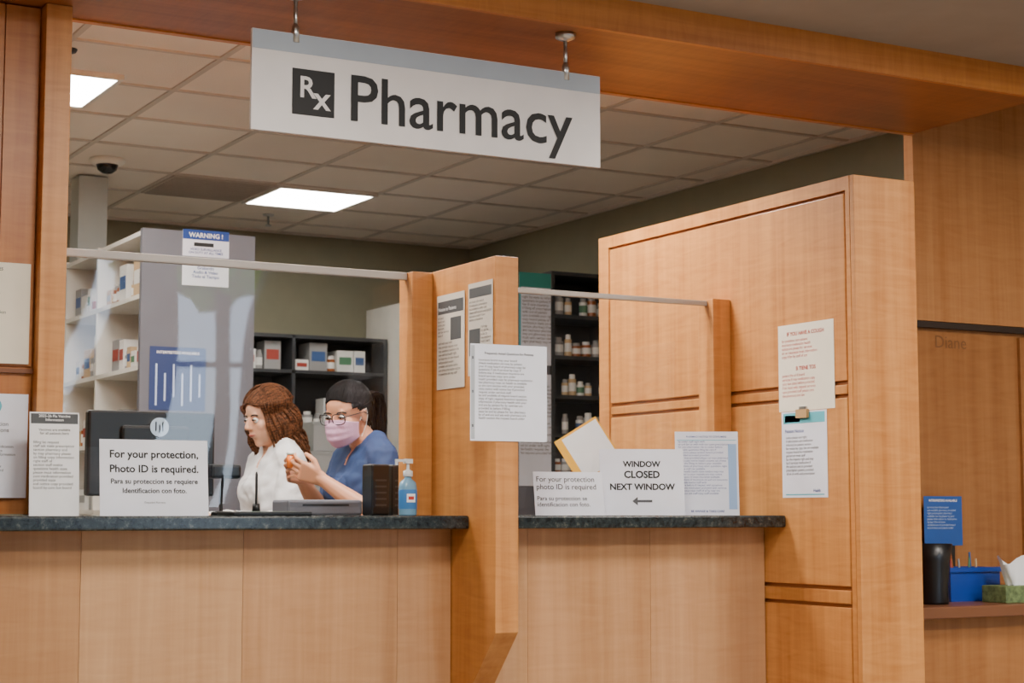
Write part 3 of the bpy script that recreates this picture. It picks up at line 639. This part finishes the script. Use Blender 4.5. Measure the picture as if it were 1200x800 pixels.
def hair_pony():
    rnd=random.Random(2); o=[haircap(HB,(.102,.082,.090),th=.007),strands_on_cap(HB,300,rnd)]
    sp=[]
    for i in range(90):
        a=rnd.uniform(0,6.28); r=rnd.uniform(.0,.048); pts=[]
        for k in range(12):
            t=k/11; base=Vector((-.112-.075*math.sin(t*2.4),0,.035+.035*math.sin(t*3.0)-.19*t*t))
            w=r*(math.sin(min(1,t*2+.25)*math.pi*.5))*(1-.35*t)
            pts.append((base.x+math.cos(a)*w+.006*math.sin(k*1.4+i),base.y+math.sin(a)*w,base.z+math.cos(a)*w*.5))
        sp.append(pts)
    o.append(curve('ponytail',sp,.005,HB,taper=[.7,.9,1,1,1,1,1,.95,.9,.8,.6,.25],res=2))
    tie=[(-.117,.017*math.cos(a),.038+.017*math.sin(a)) for a in [i*math.pi/8 for i in range(16)]]
    o.append(curve('hair_tie',[tie],.006,BLACKP,cyc=True)); return o
def hair_wavy():
    rnd=random.Random(4); o=[haircap(HBR,(.108,.090,.096),front=.05)]
    sp=[]
    for i in range(240):
        a=rnd.uniform(-2.75,2.75)
        a=math.copysign(.85+abs(a)*.83,a)
        ln=rnd.uniform(.18,.29); ph=rnd.uniform(0,1.1)+abs(a); rr=rnd.uniform(.94,1.08); pts=[]
        for k in range(18):
            t=k/17
            if t<.35:
                el=math.pi/2*(1-t/.35); ce=math.cos(el); se=math.sin(el)
                p=Vector((-.014+.108*math.cos(a)*ce*rr,.09*math.sin(a)*ce*rr,.038+.1*se))
                last=p.copy()
            else:
                u=(t-.35)/.65
                p=last+Vector((math.cos(a)*.014*math.sin(u*12+ph)-.015*u,math.sin(a)*(.02*u+.014*math.sin(u*12+ph)),-ln*u))
            pts.append(tuple(p))
        sp.append(pts)
    o.append(curve('wavy_hair',sp,.0050,HBR,taper=[.6]+[1]*14+[.9,.7,.3],res=2)); return o
def mask_glasses():
    o=[]; MK=mat('mask_pink',(205,160,190),.7,bump=.1,bscale=150)
    bm=bmesh.new(); g=[]; nu,nv=28,18
    for j in range(nv+1):
        v=j/nv; row=[]
        for i in range(nu+1):
            u=-1+2*i/nu; th=u*math.radians(82)
            top=-.004+.006*math.cos(u*2.6)-.016*u*u; bot=-.112+.030*abs(u)**1.6
            z=bot+(top-bot)*v
            prof=.098+.014*math.sin(math.pi*min(1,max(0,v*.85+.12)))
            if v<.25: prof-=.018*(1-v/.25)
            prof+=.0016*math.sin(v*math.pi*8)
            x=.004+prof*math.cos(th)**.75
            y=.071*math.sin(th)*(.88+.12*v)
            row.append(bm.verts.new((x,y,z)))
        g.append(row)
    for j in range(nv):
        for i in range(nu):
            f=bm.faces.new((g[j][i],g[j][i+1],g[j+1][i+1],g[j+1][i])); f.smooth=True
    me=D.meshes.new('face_mask'); bm.to_mesh(me); bm.free(); m=newobj('face_mask',me,MK); s=m.modifiers.new('s','SOLIDIFY'); s.thickness=.002; o.append(m)
    for sg in (1,-1):
        o.append(curve('ear_loop',[[(.014,.068*sg,-.022),(.0,.078*sg,.01),(-.018,.082*sg,.018),(-.022,.08*sg,-.01),(-.005,.078*sg,-.045),(.012,.062*sg,-.085)]],.0015,SM[0]))
        pts=[]
        for k in range(28):
            a=2*math.pi*k/28; cx=math.copysign(abs(math.cos(a))**.65,math.cos(a)); cz=math.copysign(abs(math.sin(a))**.65,math.sin(a))
            pts.append((.104-.010*max(0,cx),sg*(.034+cx*.026),.003+cz*.020))
        o.append(curve('glasses_rim',[pts],.0020,BLACKP,cyc=True))
        o.append(curve('glasses_temple',[[(.095,.060*sg,.010),(.05,.078*sg,.010),(0,.084*sg,.008),(-.02,.083*sg,-.006)]],.0018,BLACKP))
    o.append(curve('glasses_bridge',[[(.104,.009,.005),(.106,0,.008),(.104,-.009,.005)]],.0018,BLACKP))
    return o
def none(): return []
SK1=skinmat('skin_tan',(198,140,108)); SK2=skinmat('skin_light',(212,160,130))
SCRUB=mat('scrub_navy',(32,56,100),.75,bump=.15,bscale=500); COAT=mat('lab_coat_white',(222,222,224),.75,bump=.1,bscale=400)
PANT=mat('trouser_navy',(28,40,70),.8); PANTK=mat('trouser_black',(26,26,30),.8)
HR2=Matrix.Rotation(math.radians(28),4,'Z')@Matrix.Rotation(math.radians(16),4,'Y')
def vial():
    AM=mat('amber_vial',(215,110,30),.2)
    a=lathe('vial',[(.001,0),(.014,0),(.014,.05)],AM,(.355,.02,1.275),18); b=lathe('vial_cap',[(.016,.05),(.016,.062),(.001,.063)],SM[0],(.355,.02,1.275),18)
    return [a,b]
armsB=[{'sh':(.04,.165,1.31),'el':(.09,.225,1.085),'wr':(.265,.10,1.235),'d':(.75,-.45,.35),'n':(-.3,-.75,.35),'s':(.0,.1,1),'curl':(18,34,24)},
       {'sh':(.04,-.165,1.31),'el':(.12,-.20,1.09),'wr':(.275,-.07,1.24),'d':(.8,.42,.25),'n':(-.2,.8,.3),'s':(.0,.1,1),'curl':(22,38,26)}]
person('pharmacy_technician',(2.865,6.22,0),180,(.115,.0,1.485),HR2,armsB,SCRUB,SK1,hair_pony,(mask_glasses,vial),False,PANT,1.0,.04)
HR1=Matrix.Rotation(math.radians(10),4,'Z')@Matrix.Rotation(math.radians(14),4,'Y')
armsA=[{'sh':(.03,.165,1.31),'el':(.06,.21,1.06),'wr':(.27,.16,1.08),'d':(1,-.1,-.05),'n':(0,0,-1),'s':(0,-1,0),'curl':(14,22,14)},
       {'sh':(.03,-.165,1.31),'el':(.06,-.21,1.06),'wr':(.27,-.16,1.08),'d':(1,.1,-.05),'n':(0,0,-1),'s':(0,1,0),'curl':(14,22,14)}]
person('pharmacist',(2.74,6.85,0),180,(.075,0,1.50),HR1,armsA,COAT,SK2,hair_wavy,(none,none),True,PANTK,1.0,.03)

# ---------------------------------------------------------------- lights
def area(name,loc,sx,sy,power,col,rot=(0,0,0)):
    l=D.lights.new(name,'AREA'); l.shape='RECTANGLE'; l.size=sx; l.size_y=sy; l.energy=power; l.color=col
    o=D.objects.new(name,l); COL.objects.link(o); o.location=loc; o.rotation_euler=rot; return o
W=(1.0,.92,.82)
for i,(x,y) in enumerate([(.6,1.4),(3.0,1.4),(5.2,1.6),(1.6,3.0),(4.2,2.9)]):
    area('ceiling_downlight_%d'%i,(x,y,2.655),.6,.6,60,W)
for i,x in enumerate((.8,2.0,3.2)):
    area('pharmacy_fill_light_%d'%i,(x,5.55,2.81),.5,.5,42,(1,.95,.88))  # added fill lamps, hidden behind the beam to brighten the pharmacy

w=D.worlds.new('World'); SC.world=w; w.use_nodes=True; nt=w.node_tree; bg=nt.nodes['Background']
tc=nt.nodes.new('ShaderNodeTexCoord'); sp=nt.nodes.new('ShaderNodeSeparateXYZ'); cr=nt.nodes.new('ShaderNodeValToRGB')
cr.color_ramp.elements[0].position=0; cr.color_ramp.elements[0].color=(.72,.86,1,1); cr.color_ramp.elements[1].position=.45; cr.color_ramp.elements[1].color=(.25,.5,1,1)
nt.links.new(tc.outputs['Generated'],sp.inputs[0]); nt.links.new(sp.outputs['Z'],cr.inputs[0]); nt.links.new(cr.outputs[0],bg.inputs[0]); bg.inputs[1].default_value=13

# ---------------------------------------------------------------- camera
cd=D.cameras.new('camera'); cam=D.objects.new('camera',cd); COL.objects.link(cam); SC.camera=cam
cd.sensor_width=36; cd.lens=36*2062/1200; cam.location=(0,0,1.11)
cam.rotation_euler=(math.radians(90)+math.atan(200/2062),0,math.radians(-29.2))
cd.clip_start=.05
cd.dof.use_dof=True; cd.dof.focus_distance=5.4; cd.dof.aperture_fstop=6.3
